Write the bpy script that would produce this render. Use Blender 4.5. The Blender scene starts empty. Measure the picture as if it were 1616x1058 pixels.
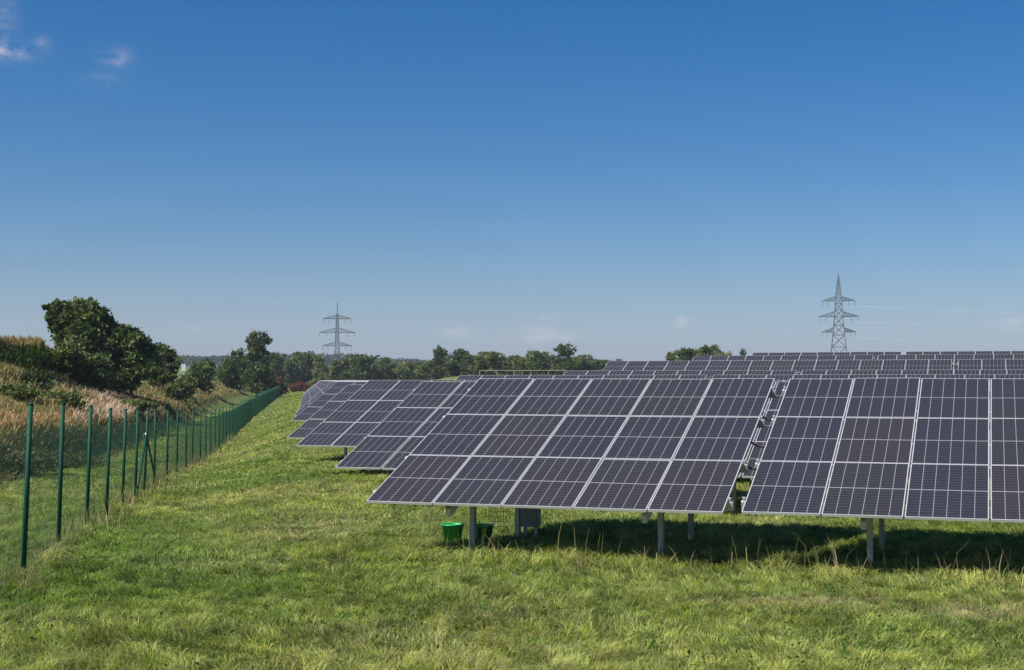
import bpy, math
import numpy as np
from mathutils import Vector

C = bpy.context.scene.collection
R = math.radians
rng = np.random.default_rng(11)

# ------------------------------------------------------------------ camera, sky, sun, exposure
EYE = 2.6                                   # metres from the field ground to the lens
F = 2200.0 / 1616.0                         # focal length over picture width
cam_d = bpy.data.cameras.new('camera')
cam_d.sensor_width = 36.0
cam_d.lens = 36.0 * F
cam_d.clip_start = 0.1
cam_d.clip_end = 20000.0
cam = bpy.data.objects.new('camera', cam_d)
cam.location = (0, 0, EYE)
cam.rotation_euler = (math.pi / 2 + 0.03226, 0, 0)
C.objects.link(cam)
bpy.context.scene.camera = cam

SUN_DIR = Vector((0.78, 0.42, -1.0)).normalized()      # the way the light travels
SUN_EL = math.asin(-SUN_DIR.z)
SUN_AZ = math.atan2(-SUN_DIR.x, -SUN_DIR.y)            # clockwise from +Y

world = bpy.data.worlds.new('World')
bpy.context.scene.world = world
world.use_nodes = True
wt = world.node_tree
wn, wl = wt.nodes, wt.links
wn.clear()


def wmath(op, a, b=None):
    n = wn.new('ShaderNodeMath'); n.operation = op
    for i, v in enumerate((a, b)):
        if v is None: continue
        if isinstance(v, (int, float)): n.inputs[i].default_value = v
        else: wl.new(v, n.inputs[i])
    return n.outputs[0]


sky = wn.new('ShaderNodeTexSky')
sky.sky_type = 'NISHITA'
sky.sun_disc = False
sky.sun_elevation = SUN_EL
sky.sun_rotation = SUN_AZ
sky.altitude = 450
sky.air_density = 1.0
sky.dust_density = 0.95
sky.ozone_density = 6.0
hs = wn.new('ShaderNodeHueSaturation')
hs.inputs['Saturation'].default_value = 1.35
hs.inputs['Value'].default_value = 1.0
wl.new(sky.outputs[0], hs.inputs['Color'])
tn = wn.new('ShaderNodeMix'); tn.data_type = 'RGBA'; tn.blend_type = 'MULTIPLY'; tn.inputs['Factor'].default_value = 1
wl.new(hs.outputs[0], tn.inputs['A']); tn.inputs['B'].default_value = (.97, .985, 1.04, 1)
# a few small real clouds, by direction (azimuth, elevation in degrees)
tc = wn.new('ShaderNodeTexCoord')
sep = wn.new('ShaderNodeSeparateXYZ'); wl.new(tc.outputs['Generated'], sep.inputs[0])
az = wmath('MULTIPLY', wmath('ARCTAN2', sep.outputs[0], sep.outputs[1]), 57.2958)
el = wmath('MULTIPLY', wmath('ARCSINE', sep.outputs[2]), 57.2958)
comb = wn.new('ShaderNodeCombineXYZ')
wl.new(az, comb.inputs[0]); wl.new(wmath('MULTIPLY', el, 1.7), comb.inputs[1])
nz = wn.new('ShaderNodeTexNoise')
nz.inputs['Scale'].default_value = 1.5; nz.inputs['Detail'].default_value = 7; nz.inputs['Roughness'].default_value = 0.62
wl.new(comb.outputs[0], nz.inputs['Vector'])
CLOUDS = [(-20.4, 12.55, 1.15, 0.30, .8), (-20.3, 14.2, 0.55, 1.2, 0.35), (-18.75, 13.0, .3, .25, .4),
          (-15.9, 12.6, 0.6, 0.38, 0.38), (-16.4, 11.7, .8, .25, .2), (-2.35, 1.95, 0.55, 0.2, .9),
          (1.1, 1.85, 0.7, 0.33, 1.0), (6.95, 2.35, 0.3, 0.25, 0.9), (20.2, 2.25, 0.8, 0.22, 0.8),
          (1.3, 2.6, .5, .16, .5), (-12.9, 2.0, .4, .14, .6), (2.4, 1.75, .9, .14, .5), (-0.6, 1.7, 1.2, .12, .4)]
tot = None
for ca, ce, ra, re_, st in CLOUDS:
    dx = wmath('DIVIDE', wmath('SUBTRACT', az, ca), ra)
    dy = wmath('DIVIDE', wmath('SUBTRACT', el, ce), re_)
    g = wmath('POWER', 2.71828, wmath('MULTIPLY', wmath('ADD', wmath('MULTIPLY', dx, dx), wmath('MULTIPLY', dy, dy)), -1.0))
    g = wmath('MULTIPLY', g, st)
    tot = g if tot is None else wmath('ADD', tot, g)
cm = wmath('MULTIPLY', tot, wmath('MAXIMUM', wmath('MULTIPLY', wmath('SUBTRACT', nz.outputs[0], 0.36), 3.4), 0.0))
cm = wmath('MINIMUM', wmath('MULTIPLY', cm, 0.75), 0.75)
lo = wn.new('ShaderNodeMix'); lo.data_type = 'RGBA'
wl.new(wmath('MULTIPLY', wmath('POWER', 2.71828, wmath('MULTIPLY', wmath('ABSOLUTE', el), -.36)), .62), lo.inputs['Factor'])
wl.new(tn.outputs['Result'], lo.inputs['A']); lo.inputs['B'].default_value = (4.05, 4.55, 6.7, 1)
mx = wn.new('ShaderNodeMix'); mx.data_type = 'RGBA'
wl.new(cm, mx.inputs['Factor']); wl.new(lo.outputs['Result'], mx.inputs['A'])
mx.inputs['B'].default_value = (7.2, 6.7, 7.3, 1)
bg = wn.new('ShaderNodeBackground')
bg.inputs['Strength'].default_value = 0.0625
wl.new(mx.outputs['Result'], bg.inputs['Color'])
wo = wn.new('ShaderNodeOutputWorld'); wl.new(bg.outputs[0], wo.inputs['Surface'])

sd = bpy.data.lights.new('sun', 'SUN')
sd.energy = 5.0
sd.angle = R(0.53)
sd.color = (1.0, 0.93, 0.82)
sun = bpy.data.objects.new('sun', sd)
sun.rotation_euler = SUN_DIR.to_track_quat('-Z', 'Y').to_euler()
sun.location = (-40, -20, 60)
C.objects.link(sun)

vs = bpy.context.scene.view_settings
vs.view_transform = 'Standard'
vs.look = 'None'
vs.gamma = 1.0
vs.exposure = 0.55
bpy.context.scene.cycles.max_bounces = 6
bpy.context.scene.cycles.transparent_max_bounces = 8
bpy.context.scene.cycles.volume_bounces = 0


# ------------------------------------------------------------------ helpers
def lin(r, g, b):
    f = lambda c: ((c / 255 + 0.055) / 1.055) ** 2.4 if c > 10 else c / 255 / 12.92
    return (f(r), f(g), f(b), 1)


def mat(name, color=(.5, .5, .5, 1), rough=.5, metal=0.0, noise=0.0, nscale=20, spec=0.5, bump=0.0):
    m = bpy.data.materials.new(name); m.use_nodes = True
    n, l = m.node_tree.nodes, m.node_tree.links
    p = n['Principled BSDF']
    p.inputs['Base Color'].default_value = color
    p.inputs['Roughness'].default_value = rough
    p.inputs['Metallic'].default_value = metal
    p.inputs['Specular IOR Level'].default_value = spec
    if noise or bump:
        t = n.new('ShaderNodeTexCoord')
        z = n.new('ShaderNodeTexNoise'); z.inputs['Scale'].default_value = nscale; z.inputs['Detail'].default_value = 5
        l.new(t.outputs['Object'], z.inputs['Vector'])
    if noise:
        r = n.new('ShaderNodeMapRange'); r.inputs['To Min'].default_value = 1 - noise; r.inputs['To Max'].default_value = 1 + noise
        l.new(z.outputs[0], r.inputs['Value'])
        x = n.new('ShaderNodeMix'); x.data_type = 'RGBA'; x.blend_type = 'MULTIPLY'; x.inputs['Factor'].default_value = 1
        x.inputs['A'].default_value = color
        l.new(r.outputs[0], x.inputs['B']); l.new(x.outputs['Result'], p.inputs['Base Color'])
    if bump:
        b = n.new('ShaderNodeBump'); b.inputs['Strength'].default_value = bump; b.inputs['Distance'].default_value = .02
        l.new(z.outputs[0], b.inputs['Height']); l.new(b.outputs[0], p.inputs['Normal'])
    return m


def leaf_mat(name, trans=0.35, rough=.6, tmul=(1.3, 1.4, .7), spec=.25):
    """leaf and blade surface: the leaf's own colour from the mesh attribute, part of the light passes through"""
    m = bpy.data.materials.new(name); m.use_nodes = True
    n, l = m.node_tree.nodes, m.node_tree.links
    p = n['Principled BSDF']; o = n['Material Output']
    a = n.new('ShaderNodeAttribute'); a.attribute_name = 'tint'
    l.new(a.outputs['Color'], p.inputs['Base Color'])
    p.inputs['Roughness'].default_value = rough
    p.inputs['Specular IOR Level'].default_value = spec
    t = n.new('ShaderNodeBsdfTranslucent')
    x = n.new('ShaderNodeMix'); x.data_type = 'RGBA'; x.blend_type = 'MULTIPLY'; x.inputs['Factor'].default_value = 1
    l.new(a.outputs['Color'], x.inputs['A']); x.inputs['B'].default_value = (*tmul, 1)
    l.new(x.outputs['Result'], t.inputs['Color'])
    mix = n.new('ShaderNodeMixShader'); mix.inputs[0].default_value = trans
    l.new(p.outputs[0], mix.inputs[1]); l.new(t.outputs[0], mix.inputs[2]); l.new(mix.outputs[0], o.inputs['Surface'])
    return m


def link(name, mesh, m, parent=None):
    if m is not None:
        for k in (m if isinstance(m, (list, tuple)) else [m]):
            mesh.materials.append(k)
    o = bpy.data.objects.new(name, mesh); C.objects.link(o)
    if parent is not None: o.parent = parent
    return o


def tag(o, label=None, cat=None, group=None, kind=None):
    for k, v in (('label', label), ('category', cat), ('group', group), ('kind', kind)):
        if v: o[k] = v
    return o


def empty(name, loc, rz=0.0, label=None, cat=None, group=None):
    o = bpy.data.objects.new(name, None); C.objects.link(o)
    o.empty_display_size = .3
    o.location = loc; o.rotation_euler = (0, 0, rz)
    return tag(o, label, cat, group)


def copy_tree(o, parent=None):
    c = o.copy(); C.objects.link(c)
    if parent is not None: c.parent = parent
    for ch in list(o.children): copy_tree(ch, c)
    return c


class MB:
    """collects solids, then links them as ONE mesh object"""
    def __init__(s): s.v = []; s.f = []; s.m = []
    def add(s, vs_, fs, mi=0):
        k = len(s.v); s.v += [tuple(map(float, a)) for a in vs_]
        s.f += [tuple(i + k for i in f) for f in fs]; s.m += [mi] * len(fs)
    def box(s, x0, x1, y0, y1, z0, z1, mi=0):
        s.add([(x0, y0, z0), (x1, y0, z0), (x1, y1, z0), (x0, y1, z0), (x0, y0, z1), (x1, y0, z1), (x1, y1, z1), (x0, y1, z1)],
              [(3, 2, 1, 0), (4, 5, 6, 7), (0, 1, 5, 4), (1, 2, 6, 5), (2, 3, 7, 6), (3, 0, 4, 7)], mi)
    def tube(s, pts, rad, n=8, mi=0, caps=True):
        pts = [Vector(p) for p in pts]
        if not hasattr(rad, '__len__'): rad = [rad] * len(pts)
        rings = []
        for i, p in enumerate(pts):
            d = (pts[min(i + 1, len(pts) - 1)] - pts[max(i - 1, 0)]).normalized()
            a = d.cross(Vector((0, 0, 1)) if abs(d.z) < .9 else Vector((1, 0, 0))).normalized(); b = d.cross(a)
            rings.append([p + rad[i] * (math.cos(2 * math.pi * k / n) * a + math.sin(2 * math.pi * k / n) * b) for k in range(n)])
        vs_ = [q for r_ in rings for q in r_]; fs = []
        for i in range(len(pts) - 1):
            for k in range(n):
                a0 = i * n + k; a1 = i * n + (k + 1) % n
                fs.append((a0, a1, a1 + n, a0 + n))
        if caps:
            fs.append(tuple(range(n))[::-1]); fs.append(tuple(range((len(pts) - 1) * n, len(pts) * n)))
        s.add(vs_, fs, mi)
    def bar(s, p, q, w, h=None, up=(0, 0, 1), mi=0):
        p, q = Vector(p), Vector(q); h = h or w
        d = (q - p).normalized(); u_ = Vector(up)
        if abs(d.dot(u_)) > .98: u_ = Vector((1, 0, 0))
        a = d.cross(u_).normalized() * w / 2; b = a.cross(d).normalized() * h / 2
        c = [p - a - b, p + a - b, p + a + b, p - a + b, q - a - b, q + a - b, q + a + b, q - a + b]
        s.add(c, [(3, 2, 1, 0), (4, 5, 6, 7), (0, 1, 5, 4), (1, 2, 6, 5), (2, 3, 7, 6), (3, 0, 4, 7)], mi)
    def mesh(s, name, smooth=False):
        me = bpy.data.meshes.new(name); me.from_pydata(s.v, [], s.f)
        me.polygons.foreach_set('material_index', s.m)
        if smooth: me.polygons.foreach_set('use_smooth', [True] * len(s.f))
        me.update(); return me
    def build(s, name, m, parent=None, smooth=False): return link(name, s.mesh(name, smooth), m, parent)


def np_mesh(name, verts, loops, starts, totals, tint=None):
    me = bpy.data.meshes.new(name)
    me.vertices.add(len(verts)); me.vertices.foreach_set('co', np.ascontiguousarray(verts, np.float32).ravel())
    me.loops.add(len(loops)); me.loops.foreach_set('vertex_index', np.ascontiguousarray(loops, np.int32))
    me.polygons.add(len(starts)); me.polygons.foreach_set('loop_start', np.ascontiguousarray(starts, np.int32))
    me.polygons.foreach_set('loop_total', np.ascontiguousarray(totals, np.int32))
    if tint is not None:
        at = me.attributes.new('tint', 'FLOAT_COLOR', 'POINT')
        c = np.ones((len(verts), 4), np.float32); c[:, :3] = tint
        at.data.foreach_set('color', c.ravel())
    me.update(calc_edges=True); me.validate()
    return me


def hash2(ix, iy, seed):
    n = (ix.astype(np.int64) * 374761393 + iy.astype(np.int64) * 668265263 + seed * 144665) & 0x7fffffff
    n = ((n ^ (n >> 13)) * 1274126177) & 0x7fffffff
    return ((n ^ (n >> 16)) & 0xffff) / 65535.0


def vnoise(x, y, seed=0):
    ix = np.floor(x); iy = np.floor(y); fx = x - ix; fy = y - iy
    fx = fx * fx * (3 - 2 * fx); fy = fy * fy * (3 - 2 * fy)
    a = hash2(ix, iy, seed); b = hash2(ix + 1, iy, seed); c = hash2(ix, iy + 1, seed); d = hash2(ix + 1, iy + 1, seed)
    return (a * (1 - fx) + b * fx) * (1 - fy) + (c * (1 - fx) + d * fx) * fy


def fbm(x, y, seed=0, o=3):
    s = 0; t = 0; w = 1.0
    for k in range(o):
        s = s + w * vnoise(x * 2 ** k, y * 2 ** k, seed + 17 * k); t += w; w *= .5
    return s / t


def sstep(a, b, x):
    t = np.clip((x - a) / (b - a), 0, 1); return t * t * (3 - 2 * t)


def blades(name, P, H, Wd, lean, az_, tint, tipmul=1.15):
    """blade at each point: two-piece bent strip with a pointed tip; ONE mesh"""
    n = len(P)
    dx, dy = np.cos(az_), np.sin(az_)                     # lean direction
    fa = rng.uniform(0, 2 * np.pi, n); sx, sy = np.cos(fa) * Wd / 2, np.sin(fa) * Wd / 2
    V = np.zeros((n, 5, 3))
    V[:, 0] = P; V[:, 0, 0] -= sx; V[:, 0, 1] -= sy
    V[:, 1] = P; V[:, 1, 0] += sx; V[:, 1, 1] += sy
    m1 = P.copy(); m1[:, 0] += dx * lean * H * .35; m1[:, 1] += dy * lean * H * .35; m1[:, 2] += H * .6 * np.sqrt(np.clip(1 - (lean * .5) ** 2, .1, 1))
    V[:, 2] = m1; V[:, 2, 0] += sx * .8; V[:, 2, 1] += sy * .8
    V[:, 3] = m1; V[:, 3, 0] -= sx * .8; V[:, 3, 1] -= sy * .8
    V[:, 4] = P; V[:, 4, 0] += dx * lean * H; V[:, 4, 1] += dy * lean * H
    V[:, 4, 2] += H * np.sqrt(np.clip(1 - (lean * .85) ** 2, .05, 1))
    base = (np.arange(n) * 5)[:, None]
    L = (base + np.array([0, 1, 2, 3, 3, 2, 4])).ravel()
    st = (np.arange(n)[:, None] * 7 + np.array([0, 4])).ravel()
    tt = np.tile([4, 3], n)
    T = np.repeat(tint[:, None, :], 5, 1)
    T[:, 4] *= tipmul
    return np_mesh(name, V.reshape(-1, 3), L, st, tt, T.reshape(-1, 3))


def leaves_mesh(name, P, S, tint):
    """a small folded leaf (two triangles sharing a midrib) at each point"""
    n = len(P)
    a = rng.normal(size=(n, 3)); a /= np.linalg.norm(a, axis=1)[:, None]
    r_ = rng.normal(size=(n, 3)); b = np.cross(a, r_); b /= np.linalg.norm(b, axis=1)[:, None]
    c = np.cross(a, b)
    S = S[:, None]
    V = np.zeros((n, 4, 3))
    V[:, 0] = P - a * S * .6; V[:, 2] = P + a * S * .6
    V[:, 1] = P + b * S * .36 + c * S * .12; V[:, 3] = P - b * S * .36 + c * S * .12
    base = (np.arange(n) * 4)[:, None]
    L = (base + np.array([0, 1, 2, 0, 2, 3])).ravel()
    st = np.arange(n * 2) * 3; tt = np.full(n * 2, 3)
    return np_mesh(name, V.reshape(-1, 3), L, st, tt, np.repeat(tint, 4, 0))


# ------------------------------------------------------------------ terrain
FY = np.array([-40, 8, 17.7, 22, 28, 35, 42, 50, 61, 90, 128, 192, 355, 480, 6000])
FX = np.array([3.4, -4.5, -6.2, -7.1, -8.15, -9.4, -10.6, -11.85, -13.6, -17.9, -23.9, -33.4, -57.5, -76, -900])
GY = np.array([-40, 8, 17.7, 22, 25, 28, 31, 35, 38.5, 42, 46.7, 56, 61, 90, 128, 192, 355, 600, 1500, 2400, 6000])
GZ = np.array([-2.5, -2.5, -2.55, -2.62, -2.7, -2.78, -2.88, -2.98, -3.06, -3.12, -3.22, -3.5, -3.66, -3.75, -3.68, -3.48, -3.0, -2.8, -2, -1, 0])
FIELD_Y = np.array([-40, 20, 29, 38, 48, 65, 80, 400, 1200, 6000])
FIELD_Z = np.array([-2.6, -2.6, -2.66, -2.63, -2.79, -2.72, -2.72, -2.72, -2.5, -1])
RISE_Y = np.array([-40, 44, 55, 61, 68, 80, 88, 100, 150, 220, 500, 1000, 6000])
RISE_Z = np.array([0, 0, .5, .62, 1.1, 1.55, 1.9, 2.15, 3.0, 3.35, 2.6, 2, 1.5])


def fence_x(Y): return np.interp(Y, FY, FX)


def bank_foot(Y): return np.interp(Y, [0, 60, 120, 300, 420, 600], [4.9, 5.0, 5.3, 6.5, 3, 3])


def ground(x, Y):
    """ground height (world z) for arrays"""
    x = np.asarray(x, float); Y = np.asarray(Y, float)
    d = fence_x(Y) - x                                   # metres to the left of the fence
    g = np.interp(Y, GY, GZ); f = np.interp(Y, FIELD_Y, FIELD_Z)
    far = np.maximum(Y - 60, 0)
    e0 = -8 - .085 * far; e1 = 2 - .062 * far
    f = f + np.interp(Y, RISE_Y, RISE_Z) * sstep(e0, e1, x)
    z = g + (f - g) * sstep(.3, 4.2, -d)
    db = bank_foot(Y)
    crest = np.interp(Y, [0, 60, 85, 110, 160, 200, 300, 400, 520, 800], [.1, .1, .1, -.2, -.3, -.45, -.55, -.7, -2.4, -2.5])
    bump = (fbm(x * .22, Y * .22, 5) - .5) * 1.1
    b = .42 * sstep(0, 1.5, d - db) + .58 * sstep(.6, 8.5, d - db)
    z = z + (crest - g + bump) * b
    z = z + .6 * sstep(10.5, 14, d) * (1 - sstep(105, 130, Y))
    z = z + (fbm(x * .5, Y * .5, 9) - .5) * .12 * (Y < 400)
    # far wooded ridge
    rid = 17 * sstep(700, 1500, Y) * (.75 + .5 * fbm(x / 420., Y / 900., 3, 2)) * np.interp(x / np.maximum(Y, 1), [-.11, -.07, -.04, .06, .1], [1, .72, .35, .2, .0])
    return z + rid + EYE


def gz(x, Y): return float(ground(np.array([x]), np.array([Y]))[0])


def at(px, Y): return (px - 808) / 2200.0 * Y


xs = np.concatenate([-np.geomspace(62, 5000, 40)[::-1], np.arange(-60, 45, .8), np.geomspace(46, 5000, 40)])
ys = np.concatenate([[-60, -30, -10, 0, 4], np.arange(8, 140, .8), np.geomspace(142, 9000, 90)])
X, Y = np.meshgrid(xs, ys)
Z = ground(X, Y)
nx, ny = len(xs), len(ys)
idx = np.arange(nx * ny).reshape(ny, nx)
q = np.stack([idx[:-1, :-1], idx[:-1, 1:], idx[1:, 1:], idx[1:, :-1]], -1).reshape(-1, 4)
me = np_mesh('ground', np.stack([X, Y, Z], -1).reshape(-1, 3), q.ravel(), np.arange(len(q)) * 4, np.full(len(q), 4))
me.polygons.foreach_set('use_smooth', [True] * len(q))
m_ground = bpy.data.materials.new('meadow_soil'); m_ground.use_nodes = True
n, l = m_ground.node_tree.nodes, m_ground.node_tree.links
p = n['Principled BSDF']; p.inputs['Roughness'].default_value = .95; p.inputs['Specular IOR Level'].default_value = .1
t = n.new('ShaderNodeTexCoord')
z1 = n.new('ShaderNodeTexNoise'); z1.inputs['Scale'].default_value = .35; z1.inputs['Detail'].default_value = 8; z1.inputs['Roughness'].default_value = .65
z2 = n.new('ShaderNodeTexNoise'); z2.inputs['Scale'].default_value = 9; z2.inputs['Detail'].default_value = 6
l.new(t.outputs['Object'], z1.inputs['Vector']); l.new(t.outputs['Object'], z2.inputs['Vector'])
r1 = n.new('ShaderNodeValToRGB')
r1.color_ramp.elements[0].position = .32; r1.color_ramp.elements[0].color = (.085, .125, .030, 1)
r1.color_ramp.elements[1].position = .68; r1.color_ramp.elements[1].color = (.19, .185, .07, 1)
e = r1.color_ramp.elements.new(.5); e.color = (.12, .16, .042, 1)
l.new(z1.outputs[0], r1.inputs[0])
x = n.new('ShaderNodeMix'); x.data_type = 'RGBA'; x.blend_type = 'MULTIPLY'; x.inputs['Factor'].default_value = .8
r2 = n.new('ShaderNodeMapRange'); r2.inputs['From Min'].default_value = .3; r2.inputs['From Max'].default_value = .7
r2.inputs['To Min'].default_value = .5; r2.inputs['To Max'].default_value = 1.25
l.new(z2.outputs[0], r2.inputs['Value']); l.new(r1.outputs[0], x.inputs['A']); l.new(r2.outputs[0], x.inputs['B'])
l.new(x.outputs['Result'], p.inputs['Base Color'])
tag(link('ground', me, m_ground), kind='structure')

# ------------------------------------------------------------------ materials
M_alu = mat('aluminium_frame', (.62, .62, .64, 1), .42, .35, .06, 30)
M_galv = mat('galvanised_steel', (.50, .51, .49, 1), .6, .2, .15, 14)
M_green = mat('green_coated_steel', (.007, .062, .034, 1), .62, 0, .2, 9, spec=.2)
M_wire = mat('green_coated_wire', (.016, .085, .045, 1), .5)
M_black = mat('black_cable', (.02, .02, .022, 1), .5)
M_cap = mat('pale_clamp', (.45, .50, .52, 1), .4, .3)
M_box = mat('grey_cabinet_paint', (.24, .25, .25, 1), .45, 0, .06, 6)
M_bucket = mat('green_plastic', (.015, .38, .10, 1), .38, 0, .05, 12, spec=.5)
M_bark = mat('bark', (.09, .07, .05, 1), .9, 0, .35, 18, bump=.4)
M_lattice = mat('grey_lattice_steel', (.085, .10, .10, 1), .6, .3, .1, 3)
M_wirecable = mat('overhead_conductor', (.62, .62, .64, 1), .35, .5)
M_wood = mat('weathered_wood', (.52, .48, .40, 1), .85, 0, .25, 10)
M_white = mat('white_painted_board', (.78, .78, .76, 1), .5, 0, .04, 6)
M_grass = leaf_mat('grass_blades', .40, .55)
M_dry = leaf_mat('dry_grass_blades', .30, .7, (1.1, 1.05, .85), .1)
M_leaf = leaf_mat('tree_leaves', .30, .55, (1.25, 1.5, .5))

# glass with half-cut cells: pattern from the module's own UV
m_pv = bpy.data.materials.new('solar_glass'); m_pv.use_nodes = True
n, l = m_pv.node_tree.nodes, m_pv.node_tree.links
p = n['Principled BSDF']


def pm(op, a, b=None, c=None):
    k = n.new('ShaderNodeMath'); k.operation = op
    for i, v in enumerate((a, b, c)):
        if v is None: continue
        if isinstance(v, (int, float)): k.inputs[i].default_value = v
        else: l.new(v, k.inputs[i])
    return k.outputs[0]


uvn = n.new('ShaderNodeUVMap'); uvn.uv_map = 'uv'
su = n.new('ShaderNodeSeparateXYZ'); l.new(uvn.outputs[0], su.inputs[0])
U, V_ = su.outputs[0], su.outputs[1]


def gridline(val, cells, half):                       # 1 on a gap line between cells
    fr = pm('FRACT', pm('ADD', pm('MULTIPLY', val, cells), .5))
    return pm('LESS_THAN', pm('ABSOLUTE', pm('SUBTRACT', fr, .5)), half)


vert = gridline(U, 6, .023)
mid = pm('LESS_THAN', pm('ABSOLUTE', pm('SUBTRACT', V_, .5)), .0065)
hor = pm('MULTIPLY', gridline(V_, 20, .06), .18)
line = pm('MAXIMUM', pm('MAXIMUM', vert, mid), hor)
oi = n.new('ShaderNodeObjectInfo')
uvf = n.new('ShaderNodeTexWhiteNoise'); uvf.noise_dimensions = '1D'
l.new(pm('ADD', oi.outputs['Random'], pm('FLOOR', su.outputs[2])), uvf.inputs['W'])
cr = n.new('ShaderNodeValToRGB')
cr.color_ramp.elements[0].color = (.034, .031, .031, 1); cr.color_ramp.elements[1].color = (.027, .028, .035, 1)
l.new(oi.outputs['Random'], cr.inputs[0])
cx = n.new('ShaderNodeMix'); cx.data_type = 'RGBA'
l.new(line, cx.inputs['Factor']); l.new(cr.outputs[0], cx.inputs['A']); cx.inputs['B'].default_value = (.25, .25, .275, 1)
l.new(cx.outputs['Result'], p.inputs['Base Color'])
p.inputs['Roughness'].default_value = .22
p.inputs['IOR'].default_value = 1.35
tcn = n.new('ShaderNodeTexCoord'); dn = n.new('ShaderNodeTexNoise'); dn.inputs['Scale'].default_value = 3.0; dn.inputs['Detail'].default_value = 6
l.new(tcn.outputs['Object'], dn.inputs['Vector'])
dr = n.new('ShaderNodeMapRange'); dr.inputs['To Min'].default_value = .14; dr.inputs['To Max'].default_value = .32
l.new(dn.outputs[0], dr.inputs['Value']); l.new(dr.outputs[0], p.inputs['Roughness'])
M_pv = m_pv
M_back = mat('backsheet', (.55, .56, .58, 1), .6)

# ------------------------------------------------------------------ solar tables
ROW_AZ = .334315; TILT = .362255; MP = 1.0556; LP = 1.69115     # row bearing, slope, module pitch
MW, ML = 1.034, 1.674; FH = .036; FW = .013
U_ = np.array([math.cos(ROW_AZ), -math.sin(ROW_AZ)]); N_ = np.array([math.sin(ROW_AZ), math.cos(ROW_AZ)])


def glass_quads(off=(0, 0, 0)):
    a, b, c = off
    v = [(a + FW, b + FW, c - .003), (a + MW - FW, b + FW, c - .003), (a + MW - FW, b + ML - FW, c - .003), (a + FW, b + ML - FW, c - .003),
         (a + FW, b + FW, c - .010), (a + MW - FW, b + FW, c - .010), (a + MW - FW, b + ML - FW, c - .010), (a + FW, b + ML - FW, c - .010)]
    return v, [(0, 1, 2, 3), (7, 6, 5, 4)]


def uv_for(me, per=8):
    uv = me.uv_layers.new(name='uv')
    corner = {0: (.008, .006), 1: (.992, .006), 2: (.992, .994), 3: (.008, .994)}
    arr = np.full((len(me.loops), 2), .25)
    vi = np.zeros(len(me.loops), np.int32); me.loops.foreach_get('vertex_index', vi)
    for i, k in enumerate(vi):
        if k % per in corner: arr[i] = corner[k % per]
    uv.data.foreach_set('uv', arr.ravel())


def frame_mb(mb, a=0, b=0, mi=0):
    mb.box(a, a + MW, b, b + FW, -FH, 0, mi)
    mb.box(a, a + MW, b + ML - FW, b + ML, -FH, 0, mi)
    mb.box(a, a + FW, b + FW, b + ML - FW, -FH, 0, mi)
    mb.box(a + MW - FW, a + MW, b + FW, b + ML - FW, -FH, 0, mi)


g = MB(); v, f = glass_quads(); g.add(v, [f[0]], 0); g.add([], [], 0)
g.f.append(f[1]); g.m.append(1)
GLASS = g.mesh('solar_module'); uv_for(GLASS); GLASS.materials.append(M_pv); GLASS.materials.append(M_back)
fm = MB(); frame_mb(fm); FRAME = fm.mesh('frame'); FRAME.materials.append(M_alu)
# module with its frame in the same mesh, for rows where the frame is under two pixels
g2 = MB(); v, f = glass_quads(); g2.add(v, f); g2.m = [0, 1]; frame_mb(g2, mi=2)
WHOLE = g2.mesh('solar_module'); uv_for(WHOLE, 8 * 1000)
for k in (M_pv, M_back, M_alu): WHOLE.materials.append(k)

ct, st_ = math.cos(TILT), math.sin(TILT)
SLOPE_GROUP = 'solar tables of the ground-mounted array'
PURLIN_S = (.25, 1.0, 2.0, 2.75)


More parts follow.
